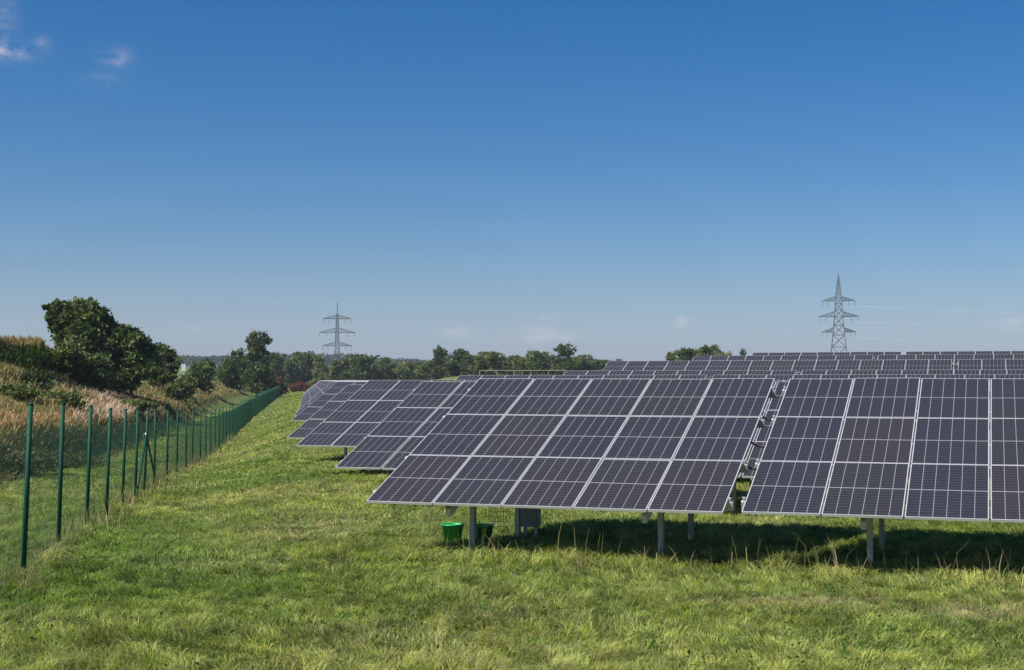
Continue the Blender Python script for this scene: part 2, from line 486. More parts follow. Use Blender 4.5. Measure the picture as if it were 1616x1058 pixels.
def table(x, Y, zb, cols, label, detail, posts, MP=MP):
    """x, Y, zb: the lower left module corner (zb camera relative); detail 2: module > frame, 1: module, 0: one mesh"""
    zg = gz(x, Y)
    zc = zb + EYE - zg                                   # height of that corner over the empty
    if detail == 0:
        mb = MB(); uvs = []
        for j in range(3):
            for i in range(cols):
                v, f = glass_quads(); a = i * MP; b = j * LP
                mb.add([(q_[0] + a, q_[1] + b, q_[2]) for q_ in v], f); mb.m[-1] = 1
        k = len(mb.v)
        for j in range(3):
            for i in range(cols): frame_mb(mb, i * MP, j * LP, 2)
        # slope the plane, then posts
        mb.v = [(q_[0], q_[1] * ct - q_[2] * st_, zc + q_[1] * st_ + q_[2] * ct) for q_ in mb.v]
        for w in posts:
            for nn in (1.25, 3.35):
                xx, yy = x + w * U_[0] + nn * N_[0], Y + w * U_[1] + nn * N_[1]
                mb.box(w - .05, w + .05, nn - .05, nn + .05, gz(xx, yy) - zg - .2, zc + nn * st_ / ct - .2, 3)
        me = mb.mesh('solar_table')
        uv = me.uv_layers.new(name='uv'); arr = np.full((len(me.loops), 2), .25)
        cn = {0: (.008, .006), 1: (.992, .006), 2: (.992, .994), 3: (.008, .994)}
        vi = np.zeros(len(me.loops), np.int32); me.loops.foreach_get('vertex_index', vi)
        for i, kk in enumerate(vi):
            if kk < k and kk % 8 in cn: arr[i] = cn[kk % 8]
        uv.data.foreach_set('uv', arr.ravel())
        o = link('solar_table', me, [M_pv, M_back, M_alu, M_galv])
        o.location = (x, Y, zg); o.rotation_euler = (0, 0, -ROW_AZ)
        return tag(o, label, 'solar table', SLOPE_GROUP)
    t = empty('solar_table', (x, Y, zg), -ROW_AZ, label, 'solar table', SLOPE_GROUP)
    for j in range(3):
        for i in range(cols):
            o = bpy.data.objects.new('solar_module', GLASS if detail == 2 else WHOLE); C.objects.link(o); o.parent = t
            jit = rng.normal(0, 1, 3)
            o.location = (i * MP, j * LP * ct, zc + j * LP * st_)
            o.rotation_euler = (TILT + jit[0] * .0022, jit[1] * .0022, jit[2] * .0006)
            if detail == 2:
                fo = bpy.data.objects.new('frame', FRAME); C.objects.link(fo); fo.parent = o
    Lx = cols * MP - (MP - MW)
    for s in PURLIN_S:                                   # purlins under the modules, ends stick out a little
        y = s * LP - .008
        mb = MB()
        for z0, z1, y0, y1 in ((-.045 - .012 - FH + .035, -.042 - FH + .035, -.035, .035), (-.16, -.058, -.035, -.028), (-.17, -.16, -.035, .035)):
            mb.box(-.07, Lx + .07, y0, y1, z0, z1)
        o = mb.build('purlin', M_galv, t); o.location = (0, y * ct, zc + y * st_); o.rotation_euler = (TILT, 0, 0)
        if detail == 2:
            for e_ in ((-.045,) if posts[0] == 1.57 else (Lx + .012,)):
                cb = MB(); cb.box(e_, e_ + .028, -.022, .022, -.05, .008); cb.box(e_ - .012, e_ + .036, -.010, .010, .008, .015)
                c = cb.build('end_clamp', M_cap, o)
    for w in posts:
        mb = MB(); mb.box(w - .035, w + .035, .16, 4.55 / ct, -.29, -.17)
        o = mb.build('girder', M_galv, t); o.location = (0, 0, zc); o.rotation_euler = (TILT, 0, 0)
        for nn in (1.25, 3.35):
            xx, yy = x + w * U_[0] + nn * N_[0], Y + w * U_[1] + nn * N_[1]
            zt = zc + nn * st_ / ct - .22; z0 = gz(xx, yy) - zg - .3
            pb = MB(); a = .038
            pb.box(w - a, w - a + .007, nn - .05, nn + .05, z0, zt)            # C-profile: web and two flanges
            pb.box(w - a + .007, w + a, nn - .05, nn - .043, z0, zt)
            pb.box(w - a + .007, w + a, nn + .043, nn + .05, z0, zt)
            pb.build('post', M_galv, t)
    return t


def row_pts(n0, xz):
    """lower left corner of a row whose perpendicular distance is n0, on the bearing x/Y = xz"""
    Y = n0 / (N_[1] + xz * N_[0]); return xz * Y, Y


table(-2.137, 20.50, -1.770, 5, 'front row solar table standing above the green buckets, left of the narrow gap', 2, (1.2, 4.12))
table(3.082, 18.7875, -1.766, 7, 'front row solar table right of the narrow gap, cut off by the right edge', 2, (1.57, 4.85))
table(-3.72, 29.43, -1.833, 14, 'second row solar table, its lower left corner just behind the front table', 2, (1.6, 4.9, 8.2, 11.5, 14), 1.0715)
table(-5.94, 38.47, -1.796, 14, 'third row solar table reaching left past the second row towards the path', 2, (2.2, 5.6, 9, 12.4))
table(-7.665, 47.58, -1.962, 12, 'fourth row solar table, lowest and farthest left of the large visible tables', 2, (1.6, 5, 8.4, 11.2))
# rising block behind, right of the meadow
BLOCK = [(-3.75, 54.5, -1.585, ((10, 0), (14, .28)), 'lowest rear solar table whose corner pokes out above the front table top',
          'rear solar table showing only a thin strip over the front row, right half'),
         (1.0, 60.3, -1.355, ((10, 0), (12, .28)), 'second rear solar table starting below the orange meadow edge',
          'second rear solar table continuing to the right edge after the dark gap'),
         (3.45, 67.4, -.815, ((16, 0), (7, .30)), 'broad rear solar table with a full row of module tops, under the trees',
          'rear solar table on the right edge with the tall module tops'),
         (9.55, 80.2, -.325, ((10, 0), (11, .3)), 'narrow strip of solar table near the hilltop, left of the right pylon',
          'narrow strip of solar table near the hilltop, below and right of the pylon'),
         (14.45, 88.0, .025, ((9, 0), (11, .3)), 'topmost thin solar table on the skyline under the right pylon',
          'topmost thin solar table on the skyline at the right edge')]
for x0, y0, zb, tabs, la, lb in BLOCK:
    w = 0
    for k, (cols, gap) in enumerate(tabs):
        w += gap
        table(x0 + w * U_[0], y0 + w * U_[1], zb, cols, (la, lb)[k], 1, [1.6 + 3.4 * i for i in range(int((cols * MP - 1) / 3.4) + 1)])
        w += cols * MP - (MP - MW)
# long block along the fence, far down the field
k = 0; n0 = 58.3
while n0 < 300:
    xz = np.interp(n0, [58, 66, 82, 110, 150, 200, 240, 270, 300], [-.158, -.1563, -.153, -.1515, -.150, -.148, -.1455, -.1415, -.136])
    x0, y0 = row_pts(n0, xz)
    zb = gz(x0 + 3, y0 + 2) - EYE + .86 + rng.normal(0, .02)
    zb = min(zb, -1.88)
    cols = 9 if n0 < 75 else (12 if n0 < 130 else 18)
    lab = ('sixth row end of solar modules, nearest of the far block beside the mown path' if k == 0 else
           'seventh row end of solar modules, second of the far block beside the path' if k == 1 else
           'solar table in the tightly stacked far block along the green fence')
    table(x0, y0, zb, cols, lab, 0, [1.5 + 3.6 * i for i in range(int((cols * MP - 1) / 3.6) + 1)])
    n0 += 7.93; k += 1

# cables drooping across the gap between the two front tables
for s, lab in ((2.12, 'upper black cable loop drooping across the gap between front tables'), (1.50, 'lower black cable loop drooping across the gap between front tables'),
               (1.02, 'lowest black cable loop in the front gap, just above the bright grass')):
    pts = []
    for i in range(13):
        q_ = i / 12; w = 5.20 + q_ * .42
        y = s * LP * ct + .05; z = -1.770 + EYE + s * LP * st_ - .03 - .10 * (1 - (2 * q_ - 1) ** 2)
        pts.append((-2.137 + w * U_[0] + y * N_[0], 20.5 + w * U_[1] + y * N_[1], z))
    mb = MB(); mb.tube(pts, .018, 6)
    tag(mb.build('cable', M_black, None, True), lab, 'cable')

# ------------------------------------------------------------------ things under the front table
ib = empty('inverter_cabinet', (.30, 23.25, gz(.3, 23.25)), -ROW_AZ, 'grey cabinet standing in the shade behind the front solar table', 'cabinet')
mb = MB(); mb.box(-.14, .16, -.09, .09, .20, .88); mb.box(-.155, .175, -.105, .105, .88, .90); mb.build('housing', M_box, ib)
mb = MB(); mb.box(-.125, .145, -.102, -.0905,   .22, .865); mb.box(.10, .125, -.115, -.102, .58, .66); mb.build('door', M_box, ib)
mb = MB(); mb.box(-.10, -.06, -.03, .03, -.1, .20); mb.box(.08, .12, -.03, .03, -.1, .20); mb.build('stand', M_galv, ib)


def bucket(x, Y, r, h, tilt, lab):
    o = empty('bucket', (x, Y, gz(x, Y) + .015), 0, lab, 'bucket', 'green buckets by the front post')
    o.rotation_euler = (tilt[0], tilt[1], .4)
    prof = [(.0, .012), (r * .70, .012), (r * .72, .0), (r * .98, h * .93), (r * 1.06, h * .93), (r * 1.08, h), (r * 1.0, h), (r * .97, h * .97), (r * .69, .03), (0, .03)]
    n_ = 28; mb = MB(); vs_ = []; fs = []
    for rr, zz in prof:
        for k_ in range(n_): vs_.append((rr * math.cos(2 * math.pi * k_ / n_), rr * math.sin(2 * math.pi * k_ / n_), zz))
    for i in range(len(prof) - 1):
        for k_ in range(n_): fs.append((i * n_ + k_, i * n_ + (k_ + 1) % n_, (i + 1) * n_ + (k_ + 1) % n_, (i + 1) * n_ + k_))
    mb.add(vs_, fs); mb.build('tub', M_bucket, o, True)
    hb = MB(); hb.tube([(r * 1.09 * math.cos(a), -r * .35 * math.sin(a), h * .90 - r * .85 * math.sin(a) * .35) for a in np.linspace(0, math.pi, 13)], .005, 6)
    hb.build('handle', M_black, o, True)
    return o


bucket(-.95, 22.4, .178, .30, (0, 0), 'bright green bucket half in the sun, left of the front post')
bucket(-.47, 22.30, .175, .30, (0, 0), 'green bucket in full shade behind the front post')

mp = empty('wire_panel', (-.22, 24.3, gz(-.22, 24.3)), .1, 'small dark welded wire panel standing in the grass right of the front post', 'wire panel')
mb = MB()
for i in range(8): mb.bar((-.18 + i * .05, 0, -.05), (-.18 + i * .05, 0, .62), .006)
for i in range(7): mb.bar((-.19, .006, .08 + i * .085), (.18, .006, .08 + i * .085), .006)
mb.build('mesh', M_black, mp)

# ------------------------------------------------------------------ green fence
fx0, fy0 = float(fence_x(17.7)), 17.7
fence = empty('mesh_fence', (fx0, fy0, gz(fx0, fy0)), 0, 'long green wire mesh fence running into the distance beside the mown path', 'fence')


def frel(x, Y, z): return (x - fx0, Y - fy0, z - gz(fx0, fy0))


POST_H = 2.22
post_mb = MB(); post_mb.tube([(0, 0, -.35), (0, 0, POST_H)], .034, 12)
post_me = post_mb.mesh('post', True); post_me.materials.append(M_green)
cap_mb = MB(); cap_mb.tube([(0, 0, POST_H - .005), (0, 0, POST_H + .012), (0, 0, POST_H + .028)], [.0365, .0365, .018], 12)
cap_me = cap_mb.mesh('cap', True); cap_me.materials.append(M_green)
PY = [10.6, 14.0, 17.85, 21.74, 25.18, 28.27, 31.48, 34.63, 37.06, 40.25, 44.47, 48.34, 52.42, 56.01, 60.78]
while PY[-1] < 372: PY.append(PY[-1] + 3.35)
far_posts = MB()
shown = 0
for i, Yp in enumerate(PY):
    xp = float(fence_x(Yp)); zp = gz(xp, Yp)
    if shown < 100:
        o = bpy.data.objects.new('post', post_me); C.objects.link(o); o.parent = fence
        o.location = frel(xp, Yp, zp); shown += 1
        if Yp < 62: o.rotation_euler = (rng.normal(0, .006), R(1.5) + rng.normal(0, .008), 0) if Yp < 40 else (0, rng.normal(.008, .008), 0)
        if Yp < 70:
            c = bpy.data.objects.new('cap', cap_me); C.objects.link(c); c.parent = o
    else:
        a = frel(xp, Yp, zp); far_posts.tube([(a[0], a[1], a[2] - .3), (a[0], a[1], a[2] + POST_H)], .034, 6)
if far_posts.v: tag(far_posts.build('far_post', M_green, fence, True), kind='stuff')
# braced post
yb = 37.06; xb = float(fence_x(yb)); zb = gz(xb, yb)
for dy, m_, lab in ((-3.1, .030, 'leaning bright teal brace with pale bolt cap'), (3.6, .028, 'leaning brace on the far side of the braced post')):
    xe = float(fence_x(yb + dy)); mb = MB(); a = frel(xb + .05, yb, zb + 1.55); b = frel(xe + .06, yb + dy, gz(xe, yb + dy) - .1)
    mb.tube([b, a], m_, 8); o = mb.build('brace', M_green, fence, True); tag(o, lab)
    if dy < 0:
        kb = MB(); kb.tube([(a[0], a[1], a[2] - .03), (a[0], a[1], a[2] + .05)], .038, 8); kb.build('bolt_cap', M_cap, o, True)
# welded wires, real strands
MESH_TOP = 1.88
wv = []; wf = []


def strands(A, B, w):
    """square strands between point arrays A and B"""
    A = np.asarray(A, float); B = np.asarray(B, float); n_ = len(A)
    d = B - A; d /= np.linalg.norm(d, axis=1)[:, None]
    ref = np.where(np.abs(d[:, 2:3]) > .9, np.array([[1., 0, 0]]), np.array([[0, 0, 1.]]))
    a = np.cross(d, ref); a /= np.linalg.norm(a, axis=1)[:, None]; b = np.cross(d, a)
    w = np.broadcast_to(np.asarray(w, float), (n_,))[:, None] / 2
    V = np.stack([A + a * w, A + b * w, A - a * w, A - b * w, B + a * w, B + b * w, B - a * w, B - b * w], 1)
    base = (np.arange(n_) * 8)[:, None]
    Fq = np.array([[0, 1, 5, 4], [1, 2, 6, 5], [2, 3, 7, 6], [3, 0, 4, 7]])
    return V.reshape(-1, 3), (base[:, :, None] + Fq[None]).reshape(-1, 4)


def add_strands(A, B, w):
    V, Fq = strands(A, B, w); k_ = sum(len(a) for a in wv); wv.append(V); wf.append(Fq + k_)


ygrid = np.concatenate([np.arange(8, 45, .05), np.arange(45, 90, .075), np.arange(90, 200, .15), np.arange(200, 370, .3)])
wy = np.concatenate([np.full(len(np.arange(8, 45, .05)), .0023), np.full(len(np.arange(45, 90, .075)), .0040), np.full(len(np.arange(90, 200, .15)), .006), np.full(len(np.arange(200, 370, .3)), .011)])
xg = fence_x(ygrid); zg_ = ground(xg, ygrid)
base = np.stack([xg - fx0, ygrid - fy0, zg_ - gz(fx0, fy0)], 1)
sag = .02 * np.sin(ygrid * 1.9)
A = base + np.array([0, 0, .02]); B = base + np.array([0, 0, 1]) * (MESH_TOP + sag)[:, None]
add_strands(A, B, wy)
yy = np.concatenate([np.arange(8, 90, 1.2), np.arange(90, 372, 3.0)])
xg = fence_x(yy); zg_ = ground(xg, yy); base = np.stack([xg - fx0 + .004, yy - fy0, zg_ - gz(fx0, fy0)], 1)
for h in list(np.arange(.08, MESH_TOP, .10)) + [MESH_TOP, 2.0, 2.14]:
    Q = base + np.array([0, 0, h]) + np.stack([0 * yy, 0 * yy, .015 * np.sin(yy * 1.9)], 1)
    add_strands(Q[:-1], Q[1:], (.0026 if h < 1.87 else .0042) if h < 1.9 else .004)
Vw = np.concatenate(wv); Fw = np.concatenate(wf)
link('wire_mesh', np_mesh('wire_mesh', Vw, Fw.ravel(), np.arange(len(Fw)) * 4, np.full(len(Fw), 4)), M_wire, fence)

# ------------------------------------------------------------------ grass
def pick(cols, w, n_):
    cols = np.array(cols); return cols[rng.choice(len(cols), n_, p=np.array(w) / np.sum(w))]


def scatter(y0, y1, dens, xa=-.44, xb=.44, fn=None):
    area = (y1 ** 2 - y0 ** 2) / 2 * (xb - xa); n_ = int(area * dens)
    Y_ = np.sqrt(rng.uniform(y0 ** 2, y1 ** 2, n_)); X_ = rng.uniform(xa, xb, n_) * Y_
    if fn is not None:
        k_ = fn(X_, Y_); X_, Y_ = X_[k_], Y_[k_]
    return X_, Y_


GX, GYy, GW = [], [], []
for y0, y1, dn_, wd, fn in ((9.5, 13.5, 2300, .0075, None), (13.5, 18, 1700, .0085, None), (18, 26, 1050, .011, None),
                            (26, 38, 420, .016, lambda X_, Y_: X_ < 6), (38, 62, 170, .028, lambda X_, Y_: X_ < -2),
                            (62, 110, 62, .05, lambda X_, Y_: (X_ < fence_x(Y_) + 7)), (110, 380, 9, .13, lambda X_, Y_: (X_ < fence_x(Y_) + 12))):
    X_, Y_ = scatter(y0, y1, dn_, -.52 if y0 < 18 else -.44, .52 if y0 < 18 else .44, fn)
    d = fence_x(Y_) - X_
    db = bank_foot(Y_)
    k_ = d < db + .6
    GX.append(X_[k_]); GYy.append(Y_[k_]); GW.append(np.full(k_.sum(), wd))
X_ = np.concatenate(GX); Y_ = np.concatenate(GYy); Wd = np.concatenate(GW)
# gather blades into tussocks
cl = np.where(vnoise(X_ * .9, Y_ * .9, 41) > .5, .34, .21)
hx = np.floor(X_ / cl); hy = np.floor(Y_ / cl)
cxp = (hx + hash2(hx, hy, 3)) * cl; cyp = (hy + hash2(hx, hy, 4)) * cl
pull = .45 * hash2(hx, hy, 5)
X2 = X_ + (cxp - X_) * pull; Y2 = Y_ + (cyp - Y_) * pull
n_ = len(X2)
big = fbm(X2 * .16, Y2 * .16, 21); med = fbm(X2 * .8, Y2 * .8, 22); fin = hash2(hx, hy, 6)
d = fence_x(Y2) - X2
w_row = (X2 + 2.137) * U_[0] + (Y2 - 20.5) * U_[1]; n_row = (X2 + 2.137) * N_[0] + (Y2 - 20.5) * N_[1]
under = ((w_row > -.8) & (n_row > -.6) & (n_row < 5.5)).astype(float)
edge = ((w_row > -.8) & (n_row > -.5) & (n_row < 1.6)).astype(float)
nearf = np.exp(-(d / .28) ** 2) * sstep(.25, .6, vnoise(X2 * .7, Y2 * .7, 44)) * (.35 + .65 * sstep(15, 19, Y2))
bare = np.exp(-((X2 - 3.2) / 1.1) ** 2 - ((Y2 - 16.3) / .45) ** 2) + np.exp(-((X2 - 5.3) / .9) ** 2 - ((Y2 - 15.5) / .4) ** 2) + .8 * np.exp(-((X2 + 3.6) / 1.3) ** 2 - ((Y2 - 25) / 2.2) ** 2)
tuft = sstep(.45, .75, vnoise(X2 * 2.1, Y2 * 2.1, 55)) * sstep(17, 12, Y2) * sstep(2, -4, X2)
H = (.045 + .06 * med + .10 * fin) * rng.uniform(.6, 1.25, n_)
H *= 1 + .05 * under + .55 * edge * (.4 + 1.2 * fin) + 1.1 * nearf + .9 * tuft
H *= (1 - .25 * sstep(.5, .75, big)) * (1 - .65 * np.clip(bare, 0, 1))
cool = np.array([.165, .255, .053]); warm = np.array([.375, .40, .115]); tan = np.array([.42, .36, .20]); deep = np.array([.045, .095, .020])
mixv = np.clip(.36 + 1.9 * (big - .42) + .55 * (fin - .5) + rng.normal(0, .16, n_), 0, 1)[:, None]
T = cool * (1 - mixv) + warm * mixv
pock = sstep(.42, .30, vnoise(X2 * 1.7, Y2 * 1.1, 63)) * sstep(.35, .6, vnoise(X2 * .3, Y2 * .3, 64))
dk = (rng.random(n_) < .12 + .35 * (med < .38) + .22 * (fin < .25) + .55 * pock)[:, None]
T = np.where(dk, T * .42 + deep * .55, T)
tp = .04 + .22 * sstep(-5, 0, X2 + (Y2 > 15) * 9) * sstep(.50, .72, fbm(X2 * .33, Y2 * .33, 27)) + .45 * nearf + .1 * edge + .9 * np.clip(bare, 0, 1)
dry = (rng.random(n_) < tp)[:, None]
T = np.where(dry, tan * rng.uniform(.6, 1.15, (n_, 1)), T)
T *= (rng.uniform(.8, 1.2, n_) * (.62 + .72 * hash2(hx, hy, 12)))[:, None]
flow = fbm(X2 * .45, Y2 * .45, 31) * 12 + hash2(hx, hy, 8) * 2.6
azb = np.where(rng.random(n_) < .35, np.arctan2(Y2 - cyp, X2 - cxp), flow) + rng.normal(0, .4, n_)
lean = np.clip(.90 + .4 * (fin - .5) + rng.normal(0, .2, n_), .15, 1.15)
P = np.stack([X2, Y2, ground(X2, Y2) - .01], 1)
tag(link('grass', blades('grass', P, H, Wd * rng.uniform(.7, 1.3, n_), lean, azb, T), M_grass), kind='stuff')

# seed-head stalks in and before the shade of the front tables, pale straws by the fence
w = rng.uniform(-.6, 12.5, 300); nn = np.abs(rng.normal(0.1, .75, 300)) - .35
X_ = -2.137 + w * U_[0] + nn * N_[0]; Y_ = 20.5 + w * U_[1] + nn * N_[1]
k_ = vnoise(X_ * 1.1, Y_ * 1.1, 77) > .42; X_, Y_ = X_[k_], Y_[k_]
ya = rng.uniform(11, 90, 900); xa = fence_x(ya) + rng.normal(.1, .22, 900)
k_ = vnoise(xa * .8, ya * .8, 78) > .35; X_ = np.concatenate([X_, xa[k_]]); Y_ = np.concatenate([Y_, ya[k_]])
n_ = len(X_); P = np.stack([X_, Y_, ground(X_, Y_)], 1)
T = np.array([.34, .29, .15]) * rng.uniform(.6, 1.2, (n_, 1)) * np.where(rng.random((n_, 1)) < .35, np.array([[.55, .8, .5]]), 1)
tag(link('tall_straws', blades('tall_straws', P, rng.uniform(.28, .72, n_), rng.uniform(.005, .010, n_) * (1 + Y_ / 60), rng.uniform(.05, .55, n_), rng.uniform(0, 6.28, n_), T), M_dry), kind='stuff')

# low broad-leaved weeds in the meadow
X_, Y_ = scatter(9.8, 26, 8.0)
k_ = (vnoise(X_ * .5, Y_ * .5, 90) > .55 - .3 * sstep(14, 11, Y_) * sstep(.5, 2, X_)) & (fence_x(Y_) < X_); X_, Y_ = X_[k_], Y_[k_]
rep = 7; X_ = np.repeat(X_, rep) + rng.normal(0, .05, len(X_) * rep); Y_ = np.repeat(Y_, rep) + rng.normal(0, .05, len(Y_) * rep)
n_ = len(X_); P = np.stack([X_, Y_, ground(X_, Y_) + rng.uniform(.03, .12, n_)], 1)
T = pick([(.09, .17, .03), (.13, .22, .045), (.17, .18, .07)], (4, 4, 1), n_) * rng.uniform(.7, 1.2, (n_, 1))
tag(link('weed_leaves', leaves_mesh('weed_leaves', P, rng.uniform(.022, .048, n_), T), M_grass), kind='stuff')

# ------------------------------------------------------------------ dry grass on the bank
Xb, Yb = [], []
for y0, y1, dn_ in ((34, 70, 75), (70, 120, 50), (120, 200, 22), (200, 330, 8)):
    X_, Y_ = scatter(y0, y1, dn_, -.44, -.15)
    d = fence_x(Y_) - X_; db = bank_foot(Y_)
    k_ = (d > db - .3) & (d < 30); Xb.append(X_[k_]); Yb.append(Y_[k_])
X_ = np.concatenate(Xb); Y_ = np.concatenate(Yb); n_ = len(X_)
d = fence_x(Y_) - X_
pat = fbm(X_ * .17, Y_ * .12, 51); pt2 = fbm(X_ * .5, Y_ * .5, 52)
straw = np.array([.46, .345, .19]); olive = np.array([.20, .195, .07]); rust = np.array([.31, .19, .095]); pinkish = np.array([.56, .42, .33]); gr = np.array([.07, .10, .03])
u_ = rng.random(n_) * .45 + pat * .9
T = np.where((u_ < .60)[:, None], olive, np.where((u_ < .72)[:, None], straw, np.where((u_ < .80)[:, None], rust, gr)))
rel = d - bank_foot(Y_)
low = (sstep(1.7, .8, rel) * (rng.random(n_) < .8))[:, None]
T = T * (1 - low) + np.where(rng.random((n_, 1)) < .5, np.array([[.19, .14, .095]]), np.array([[.12, .13, .055]])) * low
band = (np.exp(-((rel - 2.3) / .55) ** 2) * (pt2 + .35) > rng.random(n_)) & (Y_ < 75)
T = np.where(band[:, None], np.array([.40, .27, .14]), T)
pk = (np.exp(-((X_ / Y_ + .280) / .024) ** 2 - ((Y_ - 80) / 16) ** 2) * 2.2 * (pt2 - .22) > rng.random(n_) * 1.0) & (rel > 1.2)
T = np.where(pk[:, None], pinkish, T)
T *= rng.uniform(.65, 1.3, (n_, 1))
H = rng.uniform(.16, .46, n_) * (.35 + 1.1 * pt2) * np.where(pk, 1.55, 1) * (1 + .9 * ((rng.random(n_) < .03) & ~pk))
tag(link('bank_grass', blades('bank_grass', np.stack([X_, Y_, ground(X_, Y_) - .03], 1), H, rng.uniform(.025, .055, n_) * (.6 + Y_ / 110),
         rng.uniform(.3, 1.0, n_), rng.normal(.6, 1.2, n_), T, 1.1), M_dry), kind='stuff')

# maize on the plateau
n_ = 5200
Y_ = rng.uniform(92, 122, n_); X_ = Y_ * rng.uniform(-.46, -.328, n_); d = fence_x(Y_) - X_
k_ = (d > 12.6) & (X_ < np.interp(Y_, [92, 122], [at(62, 92), at(84, 122)])); X_, Y_ = X_[k_], Y_[k_]
gx = np.round(Y_ / .75) * .75; Y_ = gx + rng.normal(0, .06, len(gx)); n_ = len(X_)
z = ground(X_, Y_)
PA = []; HA = []; WA = []; LA = []; TA = []
for k_ in range(8):
    PA.append(np.stack([X_, Y_, z + .1 + .21 * k_ + rng.normal(0, .03, n_)], 1)); HA.append(rng.uniform(.55, .85, n_)); WA.append(np.full(n_, .085)); LA.append(rng.uniform(.55, 1.0, n_))
    TA.append(np.array([.050, .085, .020]) * rng.uniform(.7, 1.3, (n_, 1)))
for k_ in range(4):
    PA.append(np.stack([X_, Y_, z + 1.85], 1)); HA.append(rng.uniform(.35, .62, n_)); WA.append(np.full(n_, .05)); LA.append(rng.uniform(.1, .7, n_))
    TA.append(np.array([.36, .25, .12]) * rng.uniform(.7, 1.2, (n_, 1)))
PA = np.concatenate(PA); HA = np.concatenate(HA)
tag(link('maize_field', blades('maize_field', PA, HA, np.concatenate(WA), np.concatenate(LA), rng.uniform(0, 6.28, len(PA)), np.concatenate(TA), 1.0), M_leaf), kind='stuff')


# ------------------------------------------------------------------ trees and shrubs
def crown_points(lobes, n_, fuzz=.16, clumps=26):
    lobes = np.array(lobes, float); wts = (lobes[:, 3] * lobes[:, 5]) ** 1.0; wts /= wts.sum()
    cc = []; rr = []; li = []
    for i, (cx_, cy_, cz_, rx, ry, rz) in enumerate(lobes):
        m_ = max(8, int(clumps * wts[i] * len(lobes)))
        v_ = rng.normal(size=(m_, 3)); v_ /= np.linalg.norm(v_, axis=1)[:, None]
        v_ *= rng.uniform(.55, 1.02, (m_, 1))
        cc.append(np.array([cx_, cy_, cz_]) + v_ * np.array([rx, ry, rz])); rr.append(np.full(m_, (rx + ry + rz) / 3)); li.append(np.full(m_, i))
    cc = np.concatenate(cc); rr = np.concatenate(rr)
    k_ = rng.integers(0, len(cc), n_)
    g_ = rng.normal(size=(n_, 3)); g_[:, 2] *= .7
    P_ = cc[k_] + g_ * (rr[k_] * fuzz * rng.uniform(.6, 1.3, n_))[:, None] * 1.25
    return P_, k_, len(cc)


def tree(name, label, cat, x, Y, h, wdt, lobes=None, leaf=.3, n_=5000, col=(.04, .065, .018), group=None, trunk=True, sink=.1, cvar=.25, nl=9, shape='round'):
    zb_ = gz(x, Y) - sink
    o = empty(name, (x, Y, zb_), 0, label, cat, group)
    auto = lobes is None; low = .03 if shape == 'low' else .1
    if lobes is None:
        lobes = []
        for i in range(nl):
            if shape == 'round': hz = rng.uniform(.30, .84); rad = math.sin(math.pi * min(1, (hz - .08) / .9)) * .5
            elif shape == 'cone': hz = .15 + .75 * i / max(1, nl - 1); rad = (1 - hz) * .42 + .03
            elif shape == 'low': hz = rng.uniform(.16, .72); rad = math.sqrt(max(0, 1 - (hz / .95) ** 2)) * .5
            else: hz = rng.uniform(.22, .86); rad = .38
            a = rng.uniform(0, 6.28); q_ = rng.uniform(.25, .75) * rad * wdt
            rl = wdt * rng.uniform(.20, .30) * (1 if shape != 'cone' else .45 + rad)
            lobes.append((q_ * math.cos(a), q_ * math.sin(a), hz * h, rl, rl, min(rl * .95, h * (1.0 - hz) * 1.0 + .05 * h)))
    P_, k_, nc = crown_points(lobes, n_, clumps=30)
    if auto:
        top = np.percentile(P_[:, 2], 99.3); lo = np.percentile(P_[:, 2], 1)
        P_[:, 2] = (P_[:, 2] - lo) / (top - lo) * (h - low * h) + low * h
        for ax in (0, 1):
            sp = (np.percentile(P_[:, ax], 98) - np.percentile(P_[:, ax], 2)); P_[:, ax] *= wdt / sp
    P_[:, 2] = np.clip(P_[:, 2], .02 * h, None)
    cv = rng.normal(1, cvar, nc)[k_][:, None]
    hue = rng.normal(0, .25, nc)[k_]
    T = np.array(col) * np.clip(cv, .5, 1.7) * rng.uniform(.75, 1.25, (len(P_), 1))
    T[:, 0] *= 1 + .6 * hue; T[:, 1] *= 1 + .15 * hue
    T = np.clip(T, .006, .6)
    link('crown', leaves_mesh('crown', P_, leaf * rng.uniform(.6, 1.3, len(P_)), T), M_leaf, o)
    if trunk:
        mb = MB(); r0 = max(.05, h * .022)
        top = (rng.normal(0, .02) * h, rng.normal(0, .02) * h, h * .72)
        mb.tube([(0, 0, -.2), (0, 0, h * .2), (top[0] * .5, top[1] * .5, h * .45), top], [r0 * 1.3, r0, r0 * .7, r0 * .2], 8)
        for L_ in lobes[:7]:
            s_ = h * rng.uniform(.18, .4)
            mb.tube([(0, 0, s_), (L_[0] * .5, L_[1] * .5, (s_ + L_[2]) / 2 + .03 * h), (L_[0] * .9, L_[1] * .9, L_[2])], [r0 * .5, r0 * .35, r0 * .12], 6)
        mb.build('trunk', M_bark, o, True)
    else:
        mb = MB()
        for L_ in lobes[:6]:
            mb.tube([(L_[0] * .15, L_[1] * .15, -.1), (L_[0] * .7, L_[1] * .7, L_[2] * .6), (L_[0], L_[1], L_[2])], [.05, .035, .012], 5)
        mb.build('stem', M_bark, o, True)
    return o


DG = (.086, .120, .038)
# the dark group on the bank: lobes measured in metres around the foot
def L3(*a): return [tuple(q_) for q_ in a]


Yt = 112.; s = Yt / 2200


def hpx(px, Y, ytop): return (600 - ytop) / 2200 * Y + EYE - gz(at(px, Y), Y) + .1


def PL(px, py, rp, x0, z0, dy=0.0, ry=None):
    """lobe from where it stands on the bearing px at the tree's distance"""
    r_ = rp * s; return ((px - 808) * s - x0, dy, (600 - py) * s + EYE - z0, r_, ry or r_, r_ * .92)


